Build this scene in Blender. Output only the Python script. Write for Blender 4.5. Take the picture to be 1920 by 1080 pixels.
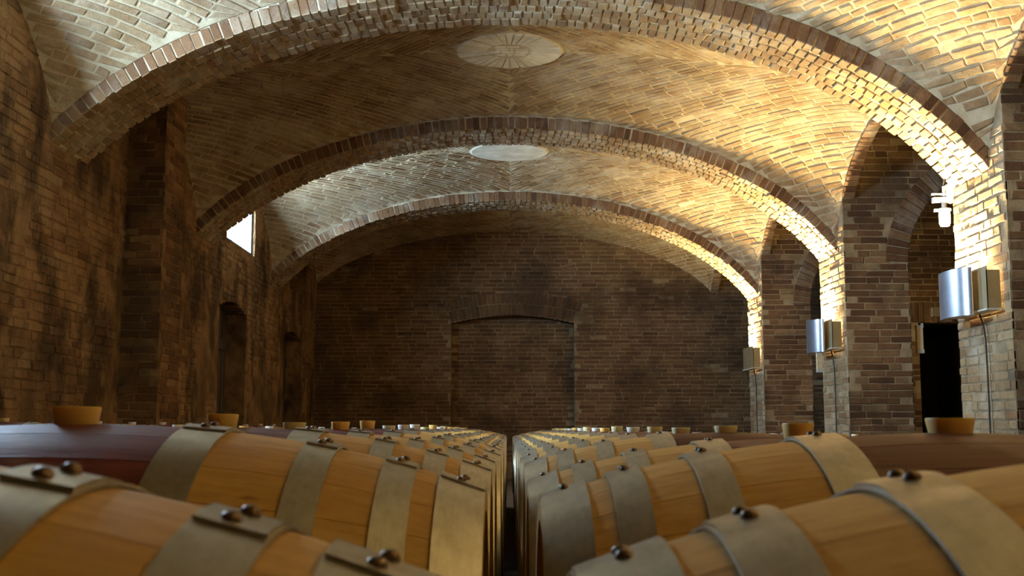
import bpy, math, random
import numpy as np
from mathutils import Vector, Matrix

# ------------------------------------------------------------------ basics
for o in list(bpy.data.objects):
    bpy.data.objects.remove(o)
SC = bpy.context.scene
COL = SC.collection
R = 3.6              # half width of the hall, metres
CZ = 0.88            # camera height above the floor
F = 2200.0
PITCH = math.atan(265 / F)
rng = np.random.RandomState(7)
random.seed(7)

# camera
cam_d = bpy.data.cameras.new('camera')
cam_d.sensor_width = 36.0
cam_d.lens = 36.0 * F / 1920
cam_d.clip_start = 0.05
cam_d.dof.use_dof = True
cam_d.dof.focus_distance = 7.0
cam_d.dof.aperture_fstop = 16
cam = bpy.data.objects.new('camera', cam_d)
COL.objects.link(cam)
cam.location = (0, 0, CZ)
cam.rotation_euler = (math.pi / 2 + PITCH, 0, -math.atan(5 / 2214))
SC.camera = cam

# world: bright overcast daylight outside the windows
W = bpy.data.worlds.new('world')
SC.world = W
W.use_nodes = True
bg = W.node_tree.nodes['Background']
bg.inputs[0].default_value = (0.58, 0.79, 1.0, 1)
bg.inputs[1].default_value = 175.0

SC.view_settings.view_transform = 'Standard'
SC.view_settings.look = 'None'
SC.view_settings.exposure = 0.0
SC.view_settings.gamma = 1
SC.view_settings.use_curve_mapping = False
try:
    SC.cycles.use_denoising = True
    SC.cycles.max_bounces = 8
    SC.cycles.diffuse_bounces = 5
    SC.cycles.sample_clamp_indirect = 6
except Exception:
    pass

LAMP_W = 275.0       # watts of each wall uplighter
LAMP_COL = (1.0, 0.79, 0.38)

# plan of the vaulted hall (in units of R)
XL = -0.955
P = [-1.115, 0.03, 1.175, 2.32, 3.465, 4.61]     # near faces of the piers
T = 0.28                                           # pier depth
AF = 0.07                                          # arch set back from the pier face
YF = 5.77                                          # far wall
YB = -1.115
RING = 0.043

# ------------------------------------------------------------------ materials
def newmat(name):
    m = bpy.data.materials.new(name)
    m.use_nodes = True
    nt = m.node_tree
    b = nt.nodes['Principled BSDF']
    return m, nt, b

def ramp(nt, stops, interp='LINEAR'):
    r = nt.nodes.new('ShaderNodeValToRGB')
    r.color_ramp.interpolation = interp
    el = r.color_ramp.elements
    while len(el) < len(stops):
        el.new(0.5)
    for e, (p, c) in zip(el, stops):
        e.position = p
        e.color = (c[0], c[1], c[2], 1)
    return r

def noise(nt, scale, detail=4, rough=0.6, vec=None, dims='3D'):
    n = nt.nodes.new('ShaderNodeTexNoise')
    n.inputs['Scale'].default_value = scale
    n.inputs['Detail'].default_value = detail
    n.inputs['Roughness'].default_value = rough
    if vec is not None:
        nt.links.new(vec, n.inputs['Vector'])
    return n

def mixc(nt, fac, a, b, mode='MIX'):
    m = nt.nodes.new('ShaderNodeMix')
    m.data_type = 'RGBA'
    m.blend_type = mode
    for s, v in ((m.inputs[0], fac), (m.inputs[6], a), (m.inputs[7], b)):
        if hasattr(v, 'links'):
            nt.links.new(v, s)
        elif isinstance(v, tuple):
            s.default_value = (v[0], v[1], v[2], 1)
        else:
            s.default_value = v
    return m.outputs[2]

def maprange(nt, v, a, b, c=0.0, d=1.0):
    m = nt.nodes.new('ShaderNodeMapRange')
    nt.links.new(v, m.inputs[0])
    for i, x in zip((1, 2, 3, 4), (a, b, c, d)):
        m.inputs[i].default_value = x
    return m.outputs[0]

def bump(nt, b, h, strength, dist):
    n = nt.nodes.new('ShaderNodeBump')
    n.inputs['Strength'].default_value = strength
    n.inputs['Distance'].default_value = dist
    nt.links.new(h, n.inputs['Height'])
    nt.links.new(n.outputs[0], b.inputs['Normal'])
    return n

def brick_mat(name, stops, wash=(0.50, 0.42, 0.30), wash_lo=0.55, wash_hi=0.75, wash_amt=0.6, soot=0.5,
              soot_lo=0.50, soot_hi=0.70, streak=0.0):
    m, nt, b = newmat(name)
    geo = nt.nodes.new('ShaderNodeNewGeometry')
    at = nt.nodes.new('ShaderNodeAttribute')
    at.attribute_name = 'bv'
    r = ramp(nt, stops)
    nt.links.new(at.outputs['Fac'], r.inputs[0])
    n1 = noise(nt, 16, 5, 0.7, geo.outputs['Position'])
    c = mixc(nt, maprange(nt, n1.outputs[0], 0.3, 0.75, 0.0, 0.5), r.outputs[0], (0.10, 0.055, 0.03), 'MIX')
    n2 = noise(nt, 2.3, 6, 0.65, geo.outputs['Position'])
    c = mixc(nt, maprange(nt, n2.outputs[0], wash_lo, wash_hi, 0.0, wash_amt), c, wash)
    n3 = noise(nt, 1.1, 5, 0.6, geo.outputs['Position'])
    c = mixc(nt, maprange(nt, n3.outputs[0], soot_lo, soot_hi, 0.0, soot), c, (0.05, 0.032, 0.02))
    if streak:
        c = streaks(nt, geo, c, streak)
    nt.links.new(c, b.inputs['Base Color'])
    b.inputs['Roughness'].default_value = 0.92
    b.inputs['Specular IOR Level'].default_value = 0.2
    n4 = noise(nt, 60, 5, 0.7, geo.outputs['Position'])
    n5 = noise(nt, 14, 3, 0.6, geo.outputs['Position'])
    s = nt.nodes.new('ShaderNodeMath')
    s.operation = 'ADD'
    nt.links.new(n4.outputs[0], s.inputs[0])
    nt.links.new(n5.outputs[0], s.inputs[1])
    bump(nt, b, s.outputs[0], 0.8, 0.012)
    return m

def streaks(nt, geo, c, amt):
    mp = nt.nodes.new('ShaderNodeMapping')
    mp.inputs['Scale'].default_value = (1.0, 1.0, 0.62)
    nt.links.new(geo.outputs['Position'], mp.inputs[0])
    n = noise(nt, 1.7, 6, 0.6, mp.outputs[0])
    c = mixc(nt, maprange(nt, n.outputs[0], 0.50, 0.60, 0.0, amt), c, (0.035, 0.022, 0.014))
    n2 = noise(nt, 2.9, 5, 0.6, mp.outputs[0])
    return mixc(nt, maprange(nt, n2.outputs[0], 0.56, 0.70, 0.0, amt * 0.8), c, (0.40, 0.26, 0.12))

def mortar_mat(name, ca, cb, soot=0.5, scale=6, soot_lo=0.5, soot_hi=0.7, bd=0.012, streak=0.0):
    m, nt, b = newmat(name)
    geo = nt.nodes.new('ShaderNodeNewGeometry')
    n = noise(nt, scale, 6, 0.65, geo.outputs['Position'])
    c = mixc(nt, maprange(nt, n.outputs[0], 0.35, 0.65), ca, cb)
    n3 = noise(nt, 1.1, 5, 0.6, geo.outputs['Position'])
    c = mixc(nt, maprange(nt, n3.outputs[0], soot_lo, soot_hi, 0.0, soot), c, (0.05, 0.032, 0.02))
    if streak:
        c = streaks(nt, geo, c, streak)
    nt.links.new(c, b.inputs['Base Color'])
    b.inputs['Roughness'].default_value = 0.95
    b.inputs['Specular IOR Level'].default_value = 0.15
    n4 = noise(nt, 45, 5, 0.7, geo.outputs['Position'])
    bump(nt, b, n4.outputs[0], 0.8, bd)
    return m

M = {}
VA = [(0.0, (0.25, 0.15, 0.072)), (0.2, (0.33, 0.205, 0.10)), (0.6, (0.39, 0.26, 0.13)), (0.9, (0.46, 0.33, 0.18)), (1.0, (0.28, 0.14, 0.065))]
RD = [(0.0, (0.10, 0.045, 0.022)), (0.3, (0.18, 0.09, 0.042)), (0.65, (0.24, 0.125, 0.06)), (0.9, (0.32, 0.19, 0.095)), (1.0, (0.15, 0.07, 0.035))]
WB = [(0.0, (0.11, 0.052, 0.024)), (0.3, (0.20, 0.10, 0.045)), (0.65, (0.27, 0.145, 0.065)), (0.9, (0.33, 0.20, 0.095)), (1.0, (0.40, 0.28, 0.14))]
M['vault_brick'] = brick_mat('vault_brick', VA, (0.60, 0.50, 0.34), 0.45, 0.68, 0.6, 0.45, 0.55, 0.8)
M['vault_mortar'] = mortar_mat('vault_mortar', (0.58, 0.49, 0.33), (0.42, 0.33, 0.20), 0.35, 6, 0.55, 0.8)
M['arch_brick'] = brick_mat('arch_brick', VA, (0.62, 0.54, 0.40), 0.5, 0.7, 0.6, 0.3, 0.55, 0.8)
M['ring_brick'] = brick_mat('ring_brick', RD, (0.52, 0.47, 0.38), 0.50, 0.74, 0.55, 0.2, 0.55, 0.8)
M['arch_mortar'] = mortar_mat('arch_mortar', (0.66, 0.57, 0.41), (0.48, 0.39, 0.25), 0.2)
M['wall_brick'] = brick_mat('wall_brick', WB, (0.40, 0.30, 0.17), 0.58, 0.8, 0.4, 0.75, 0.44, 0.62)
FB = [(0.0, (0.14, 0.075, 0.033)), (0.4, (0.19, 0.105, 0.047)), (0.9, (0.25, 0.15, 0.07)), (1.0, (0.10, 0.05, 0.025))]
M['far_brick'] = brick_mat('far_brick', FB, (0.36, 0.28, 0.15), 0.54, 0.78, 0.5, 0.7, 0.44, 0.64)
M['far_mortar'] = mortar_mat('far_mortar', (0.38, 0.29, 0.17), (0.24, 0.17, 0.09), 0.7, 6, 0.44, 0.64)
M['wall_mortar'] = mortar_mat('wall_mortar', (0.46, 0.36, 0.22), (0.29, 0.21, 0.115), 0.7, 6, 0.46, 0.66)
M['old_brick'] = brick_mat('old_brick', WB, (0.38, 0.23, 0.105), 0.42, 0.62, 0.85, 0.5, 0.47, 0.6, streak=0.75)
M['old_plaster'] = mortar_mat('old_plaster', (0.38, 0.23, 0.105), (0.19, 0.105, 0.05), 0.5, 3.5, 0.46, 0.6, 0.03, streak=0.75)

def simple(name, col, rough=0.6, metal=0.0, emit=None, es=0.0, nscale=None, ncol=None, bd=0.0):
    m, nt, b = newmat(name)
    b.inputs['Base Color'].default_value = (*col, 1)
    b.inputs['Roughness'].default_value = rough
    b.inputs['Metallic'].default_value = metal
    if emit:
        b.inputs['Emission Color'].default_value = (*emit, 1)
        b.inputs['Emission Strength'].default_value = es
    if nscale:
        tc = nt.nodes.new('ShaderNodeTexCoord')
        n = noise(nt, nscale, 5, 0.65, tc.outputs['Object'])
        c = mixc(nt, maprange(nt, n.outputs[0], 0.35, 0.7), col, ncol)
        nt.links.new(c, b.inputs['Base Color'])
        if bd:
            bump(nt, b, n.outputs[0], 0.6, bd)
    return m

M['plaster_pale'] = simple('pale_plaster', (0.72, 0.66, 0.52), 0.9, nscale=5, ncol=(0.5, 0.42, 0.28), bd=0.01)
M['floor'] = simple('earth_floor', (0.12, 0.085, 0.055), 0.9, nscale=3, ncol=(0.05, 0.035, 0.025), bd=0.01)
M['dark'] = simple('passage_darkness', (0.02, 0.016, 0.012), 0.95)  # near-black colour stands in for the shade inside the passage
M['outer'] = simple('outer_masonry', (0.16, 0.11, 0.07), 0.95)
M['door_wood'] = simple('old_door_wood', (0.05, 0.03, 0.02), 0.8, nscale=9, ncol=(0.03, 0.018, 0.012))
M['black_iron'] = simple('black_iron', (0.02, 0.02, 0.02), 0.5, 0.6)
M['cable'] = simple('black_cable', (0.02, 0.017, 0.015), 0.6)
M['frame'] = simple('window_frame_paint', (0.05, 0.06, 0.08), 0.6)
M['aluminium'] = simple('brushed_aluminium', (0.52, 0.54, 0.60), 0.33, 0.9, nscale=14, ncol=(0.42, 0.45, 0.52))
M['brass'] = simple('warm_sheet_metal', (0.32, 0.25, 0.13), 0.5, 0.4, nscale=7, ncol=(0.24, 0.18, 0.09))
M['white_edge'] = simple('white_enamel', (0.55, 0.53, 0.47), 0.5)
M['cream'] = simple('cream_plastic', (0.8, 0.66, 0.42), 0.6, nscale=20, ncol=(0.62, 0.46, 0.24))
M['bulb'] = simple('glowing_tube', (1, 0.9, 0.7), 0.4, 0, (1.0, 0.80, 0.46), 60)
M['lantern_glass'] = simple('glowing_lantern_glass', (0.9, 1, 0.8), 0.3, 0, (0.93, 1.0, 0.50), 1.1)
M['green_led'] = simple('green_indicator', (0.6, 1, 0.3), 0.4, 0, (0.65, 1.0, 0.25), 6)
M['grey_box'] = simple('grey_plastic_box', (0.30, 0.25, 0.17), 0.6)
M['timber'] = simple('rack_timber', (0.18, 0.11, 0.055), 0.85, nscale=6, ncol=(0.09, 0.055, 0.03), bd=0.004)

def mat_glass():
    m, nt, b = newmat('window_glass')
    out = nt.nodes['Material Output']
    tr = nt.nodes.new('ShaderNodeBsdfTransparent')
    tr.inputs[0].default_value = (0.94, 0.97, 1, 1)
    gl = nt.nodes.new('ShaderNodeBsdfGlossy')
    gl.inputs['Roughness'].default_value = 0.05
    mx = nt.nodes.new('ShaderNodeMixShader')
    mx.inputs[0].default_value = 0.05
    nt.links.new(tr.outputs[0], mx.inputs[1])
    nt.links.new(gl.outputs[0], mx.inputs[2])
    nt.links.new(mx.outputs[0], out.inputs[0])
    return m
M['glass'] = mat_glass()

def mat_oak():
    """Light oak staves, wine-stained between the two bilge hoops (stain colour = object colour)."""
    m, nt, b = newmat('oak_staves')
    tc = nt.nodes.new('ShaderNodeTexCoord')
    oi = nt.nodes.new('ShaderNodeObjectInfo')
    sep = nt.nodes.new('ShaderNodeSeparateXYZ')
    nt.links.new(tc.outputs['Object'], sep.inputs[0])
    at = nt.nodes.new('ShaderNodeAttribute')
    at.attribute_name = 'bv'
    # offset the texture per barrel
    addv = nt.nodes.new('ShaderNodeVectorMath')
    addv.operation = 'ADD'
    comb = nt.nodes.new('ShaderNodeCombineXYZ')
    mul = nt.nodes.new('ShaderNodeMath'); mul.operation = 'MULTIPLY'; mul.inputs[1].default_value = 37.0
    nt.links.new(oi.outputs['Random'], mul.inputs[0])
    nt.links.new(mul.outputs[0], comb.inputs[0])
    nt.links.new(tc.outputs['Object'], addv.inputs[0])
    nt.links.new(comb.outputs[0], addv.inputs[1])
    mp = nt.nodes.new('ShaderNodeMapping')
    mp.inputs['Scale'].default_value = (2.2, 26, 26)
    nt.links.new(addv.outputs[0], mp.inputs[0])
    g = noise(nt, 3.0, 7, 0.65, mp.outputs[0])
    base = mixc(nt, maprange(nt, g.outputs[0], 0.35, 0.68), (0.68, 0.425, 0.125), (0.50, 0.28, 0.06))
    big = noise(nt, 4.0, 5, 0.6, addv.outputs[0])
    base = mixc(nt, maprange(nt, big.outputs[0], 0.40, 0.75, 0, 0.5), base, (0.45, 0.23, 0.055))
    # pale scuffs
    sc = noise(nt, 7.0, 3, 0.5, addv.outputs[0])
    base = mixc(nt, maprange(nt, sc.outputs[0], 0.66, 0.69, 0, 0.35), base, (0.72, 0.50, 0.24))
    # small dark knots and marks
    mp2 = nt.nodes.new('ShaderNodeMapping')
    mp2.inputs['Scale'].default_value = (5, 16, 16)
    nt.links.new(addv.outputs[0], mp2.inputs[0])
    kn = noise(nt, 1.6, 2, 0.5, mp2.outputs[0])
    base = mixc(nt, maprange(nt, kn.outputs[0], 0.74, 0.79, 0, 0.8), base, (0.10, 0.045, 0.015))
    # per stave tone
    base = mixc(nt, maprange(nt, at.outputs['Fac'], 0.0, 1.0, 0.0, 0.25), base, (0.42, 0.22, 0.055))
    # wine stain
    ab = nt.nodes.new('ShaderNodeMath'); ab.operation = 'ABSOLUTE'
    nt.links.new(sep.outputs[0], ab.inputs[0])
    nn = noise(nt, 9.0, 4, 0.6, addv.outputs[0])
    wob = nt.nodes.new('ShaderNodeMath'); wob.operation = 'MULTIPLY_ADD'
    wob.inputs[1].default_value = 0.02
    nt.links.new(nn.outputs[0], wob.inputs[0]); nt.links.new(ab.outputs[0], wob.inputs[2])
    sf = maprange(nt, wob.outputs[0], 0.178, 0.186, 1.0, 0.0)
    st = mixc(nt, maprange(nt, sc.outputs[0], 0.54, 0.62, 0.0, 0.45), oi.outputs['Color'], (0.32, 0.22, 0.18))
    st = mixc(nt, maprange(nt, g.outputs[0], 0.3, 0.7, 0.0, 0.5), st, (0.035, 0.012, 0.010))
    c = mixc(nt, sf, base, st)
    nt.links.new(c, b.inputs['Base Color'])
    nt.links.new(maprange(nt, sf, 0, 1, 0.55, 0.5), b.inputs['Roughness'])
    nt.links.new(maprange(nt, sf, 0, 1, 0.28, 0.14), b.inputs['Specular IOR Level'])
    bump(nt, b, g.outputs[0], 0.35, 0.003)
    return m
M['oak'] = mat_oak()

def mat_head():
    m, nt, b = newmat('oak_head')
    tc = nt.nodes.new('ShaderNodeTexCoord')
    mp = nt.nodes.new('ShaderNodeMapping')
    mp.inputs['Scale'].default_value = (1, 9, 1.5)
    nt.links.new(tc.outputs['Object'], mp.inputs[0])
    n = noise(nt, 5, 5, 0.6, mp.outputs[0])
    c = mixc(nt, n.outputs[0], (0.42, 0.24, 0.09), (0.25, 0.12, 0.04))
    nt.links.new(c, b.inputs['Base Color'])
    b.inputs['Roughness'].default_value = 0.7
    return m
M['head'] = mat_head()

def mat_hoop():
    m, nt, b = newmat('galvanised_hoop')
    tc = nt.nodes.new('ShaderNodeTexCoord')
    mp = nt.nodes.new('ShaderNodeMapping')
    mp.inputs['Scale'].default_value = (60, 9, 9)
    nt.links.new(tc.outputs['Object'], mp.inputs[0])
    n = noise(nt, 3, 5, 0.65, mp.outputs[0])
    n2 = noise(nt, 22, 5, 0.7, tc.outputs['Object'])
    c = mixc(nt, maprange(nt, n2.outputs[0], 0.3, 0.7), (0.62, 0.57, 0.45), (0.42, 0.38, 0.28))
    c = mixc(nt, maprange(nt, n.outputs[0], 0.4, 0.7, 0, 0.35), c, (0.30, 0.26, 0.19))
    nt.links.new(c, b.inputs['Base Color'])
    b.inputs['Metallic'].default_value = 0.88
    nt.links.new(maprange(nt, n2.outputs[0], 0.3, 0.7, 0.28, 0.46), b.inputs['Roughness'])
    bump(nt, b, n2.outputs[0], 0.15, 0.001)
    return m
M['hoop'] = mat_hoop()
M['rivet'] = simple('dark_rivet', (0.16, 0.10, 0.055), 0.42, 0.6)

def mat_bung(name, ca, cb):
    m, nt, b = newmat(name)
    tc = nt.nodes.new('ShaderNodeTexCoord')
    n = noise(nt, 30, 4, 0.6, tc.outputs['Object'])
    c = mixc(nt, n.outputs[0], ca, cb)
    nt.links.new(c, b.inputs['Base Color'])
    b.inputs['Roughness'].default_value = 0.45
    b.inputs['Subsurface Weight'].default_value = 0.25
    b.inputs['Subsurface Radius'].default_value = (0.02, 0.012, 0.004)
    b.inputs['Subsurface Scale'].default_value = 0.6
    return m
M['bung_amber'] = mat_bung('amber_silicone', (0.92, 0.62, 0.18), (0.80, 0.48, 0.11))
M['bung_cream'] = mat_bung('cream_silicone', (0.85, 0.74, 0.42), (0.74, 0.60, 0.28))
M['bung_white'] = mat_bung('white_silicone', (0.85, 0.82, 0.74), (0.75, 0.70, 0.60))

# ------------------------------------------------------------------ mesh tools
class MB:
    """Collects faces; every face has a material slot and a 0..1 tone value."""
    def __init__(self):
        self.v = []; self.f = []; self.m = []; self.t = []; self.n = 0
    def add(self, verts, faces, mat=0, tone=0.5):
        verts = np.asarray(verts, float).reshape(-1, 3)
        self.v.append(verts)
        for fc in faces:
            self.f.append(tuple(i + self.n for i in fc))
        k = len(faces)
        self.m.extend([mat] * k if np.isscalar(mat) else list(mat))
        self.t.extend([tone] * k if np.isscalar(tone) else list(tone))
        self.n += len(verts)
    def box(self, a, b, mat=0, tone=0.5):
        (x0, y0, z0), (x1, y1, z1) = a, b
        v = [(x0, y0, z0), (x1, y0, z0), (x1, y1, z0), (x0, y1, z0), (x0, y0, z1), (x1, y0, z1), (x1, y1, z1), (x0, y1, z1)]
        self.add(v, [(0, 3, 2, 1), (4, 5, 6, 7), (0, 1, 5, 4), (1, 2, 6, 5), (2, 3, 7, 6), (3, 0, 4, 7)], mat, tone)
    def cyl(self, c0, c1, r0, r1=None, n=16, mat=0, cap=True, tone=0.5):
        r1 = r0 if r1 is None else r1
        c0 = Vector(c0); c1 = Vector(c1)
        d = (c1 - c0).normalized()
        a = d.orthogonal().normalized(); b = d.cross(a)
        v = []
        for c, r in ((c0, r0), (c1, r1)):
            for i in range(n):
                t = 2 * math.pi * i / n
                v.append(c + a * (r * math.cos(t)) + b * (r * math.sin(t)))
        f = [(i, (i + 1) % n, n + (i + 1) % n, n + i) for i in range(n)]
        if cap:
            f += [tuple(range(n - 1, -1, -1)), tuple(range(n, 2 * n))]
        self.add([tuple(p) for p in v], f, mat, tone)
    def tube(self, pts, r, n=8, mat=0):
        for a, b in zip(pts[:-1], pts[1:]):
            self.cyl(a, b, r, r, n, mat)
    def lathe(self, prof, c, axis='z', n=32, mat=0, tone=0.5):
        """prof: list of (r, h) along axis; c: origin"""
        v = []
        for r, h in prof:
            for i in range(n):
                t = 2 * math.pi * i / n
                if axis == 'z':
                    v.append((c[0] + r * math.cos(t), c[1] + r * math.sin(t), c[2] + h))
                else:
                    v.append((c[0] + h, c[1] + r * math.cos(t), c[2] + r * math.sin(t)))
        f = []
        for k in range(len(prof) - 1):
            for i in range(n):
                j = (i + 1) % n
                f.append((k * n + i, k * n + j, (k + 1) * n + j, (k + 1) * n + i))
        self.add(v, f, mat, tone)
    def build(self, name, mats, parent=None, smooth=False, loc=None):
        me = bpy.data.meshes.new(name)
        V = np.concatenate(self.v) if self.v else np.zeros((0, 3))
        me.from_pydata(V.tolist(), [], self.f)
        for mt in (mats if isinstance(mats, (list, tuple)) else [mats]):
            me.materials.append(mt)
        me.polygons.foreach_set('material_index', np.array(self.m, dtype=np.int32))
        a = me.attributes.new('bv', 'FLOAT', 'FACE')
        a.data.foreach_set('value', np.array(self.t, dtype=np.float32))
        if smooth:
            me.shade_smooth() if smooth is True else me.set_sharp_from_angle(angle=smooth)
        me.update()
        o = bpy.data.objects.new(name, me)
        COL.objects.link(o)
        if parent is not None:
            o.parent = parent
        if loc is not None:
            o.location = loc
        return o

def struct(o):
    o['kind'] = 'structure'
    return o

def thing(name, label, cat, loc=(0, 0, 0), group=None):
    o = bpy.data.objects.new(name, None)
    o.empty_display_size = 0.1
    COL.objects.link(o)
    o.location = loc
    o['label'] = label; o['category'] = cat
    if group:
        o['group'] = group
    return o

def tag(o, label, cat, group=None):
    o['label'] = label; o['category'] = cat
    if group:
        o['group'] = group
    return o

def lay_bricks(mb, PF, NF, rows, u0, u1, keep, mat=1, blen=0.25, joint=0.012, hj=(0.002, 0.012), cj=0.004,
               clamp=None, halves=0.12, miss=0.006, offset_fn=None, dark=0.0):
    """Running-bond bricks on a parametrised surface.  rows: list of (v0, v1).  PF(u,v)->Nx3, NF(u,v)->Nx3."""
    C = []
    for k, (v0, v1) in enumerate(rows):
        u = u0 - rng.rand() * blen - (0.5 * blen if k % 2 else 0)
        while u < u1:
            L = blen * (0.48 if rng.rand() < halves else 1.0) * (0.93 + 0.14 * rng.rand())
            C.append((u + joint / 2, u + L - joint / 2, v0 + joint / 2, v1 - joint / 2))
            u += L
    C = np.array(C)
    if len(C) == 0:
        return
    uc = (C[:, 0] + C[:, 1]) / 2; vc = (C[:, 2] + C[:, 3]) / 2
    ok = keep(uc, vc) & (rng.rand(len(C)) > miss)
    C = C[ok]
    n = len(C)
    if n == 0:
        return
    cu = np.stack([C[:, 0], C[:, 1], C[:, 1], C[:, 0]], 1) + (rng.rand(n, 4) - 0.5) * 2 * cj
    cv = np.stack([C[:, 2], C[:, 2], C[:, 3], C[:, 3]], 1) + (rng.rand(n, 4) - 0.5) * 1.6 * cj
    if clamp is not None:
        ar0 = (C[:, 1] - C[:, 0]) * (C[:, 3] - C[:, 2])
        cu, cv = clamp(cu, cv)
        ar = 0.5 * np.abs((cu[:, 0] - cu[:, 2]) * (cv[:, 1] - cv[:, 3]) - (cu[:, 1] - cu[:, 3]) * (cv[:, 0] - cv[:, 2]))
        g = ar > 0.13 * ar0
        cu, cv, C = cu[g], cv[g], C[g]
        n = len(C)
        if n == 0:
            return
    mu = cu.mean(1, keepdims=True); mv = cv.mean(1, keepdims=True)
    ins = 0.007
    du = np.clip((np.abs(cu - mu) - ins), 0.001, None) * np.sign(cu - mu)
    dv = np.clip((np.abs(cv - mv) - ins), 0.001, None) * np.sign(cv - mv)
    tu = mu + du; tv = mv + dv
    h = (hj[0] + (hj[1] - hj[0]) * rng.rand(n, 1))
    tilt = (rng.rand(n, 4) - 0.5) * 0.004
    def pts(a, b, hh):
        p = PF(a.ravel(), b.ravel()); nn = NF(a.ravel(), b.ravel())
        return (p + nn * np.broadcast_to(hh, a.shape).reshape(-1, 1)).reshape(n, 4, 3)
    A = pts(cu, cv, -0.01 * np.ones((n, 1)))
    B = pts(cu, cv, h * 0.55)
    D = pts(tu, tv, h + tilt)
    V = np.concatenate([A, B, D], 1).reshape(-1, 3)
    base = np.array([[0, 1, 5, 4], [1, 2, 6, 5], [2, 3, 7, 6], [3, 0, 4, 7],
                     [4, 5, 9, 8], [5, 6, 10, 9], [6, 7, 11, 10], [7, 4, 8, 11], [8, 9, 10, 11]])
    Fc = (base[None] + (np.arange(n) * 12)[:, None, None]).reshape(-1, 4)
    tone = np.repeat(rng.rand(n), 9)
    mb.add(V, Fc.tolist(), mat, 0.5)
    mb.t[-len(Fc):] = tone.tolist()

def rows_of(v0, v1, h):
    r = []; v = v0
    while v < v1:
        hh = h * (0.94 + 0.12 * rng.rand())
        r.append((v, v + hh)); v += hh
    return r

def plane_fn(o, eu, ev, n):
    o = np.array(o, float); eu = np.array(eu, float); ev = np.array(ev, float); n = np.array(n, float)
    return (lambda u, v: o + u[:, None] * eu + v[:, None] * ev), (lambda u, v: np.tile(n, (len(u), 1)))

# ------------------------------------------------------------------ shape of arches and vaults (units of R, z above camera)
def zarch(x):
    return 0.30 + 0.62 * np.sqrt(np.clip(1 - (np.asarray(x) / 1.08) ** 2, 0.0, 1))
def hlun(dy):
    dy = np.asarray(dy, float)
    d = np.clip(np.where(dy > 0, dy * (0.435 / 0.5025), -dy), 0, 0.435)
    return 0.385 * (np.sqrt(1 - (d / 0.45) ** 2) - math.sqrt(1 - (0.435 / 0.45) ** 2))
def zvault(x, y, yc):
    w = 0.15 + 0.85 * np.abs(np.clip(x, -1, 1)) ** 2.6
    return zarch(x) + RING + hlun(y - yc) * w

CEN = lambda k: P[k] + T + 0.4325        # middle of the bay behind pier k
NB = len(P)

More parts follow.
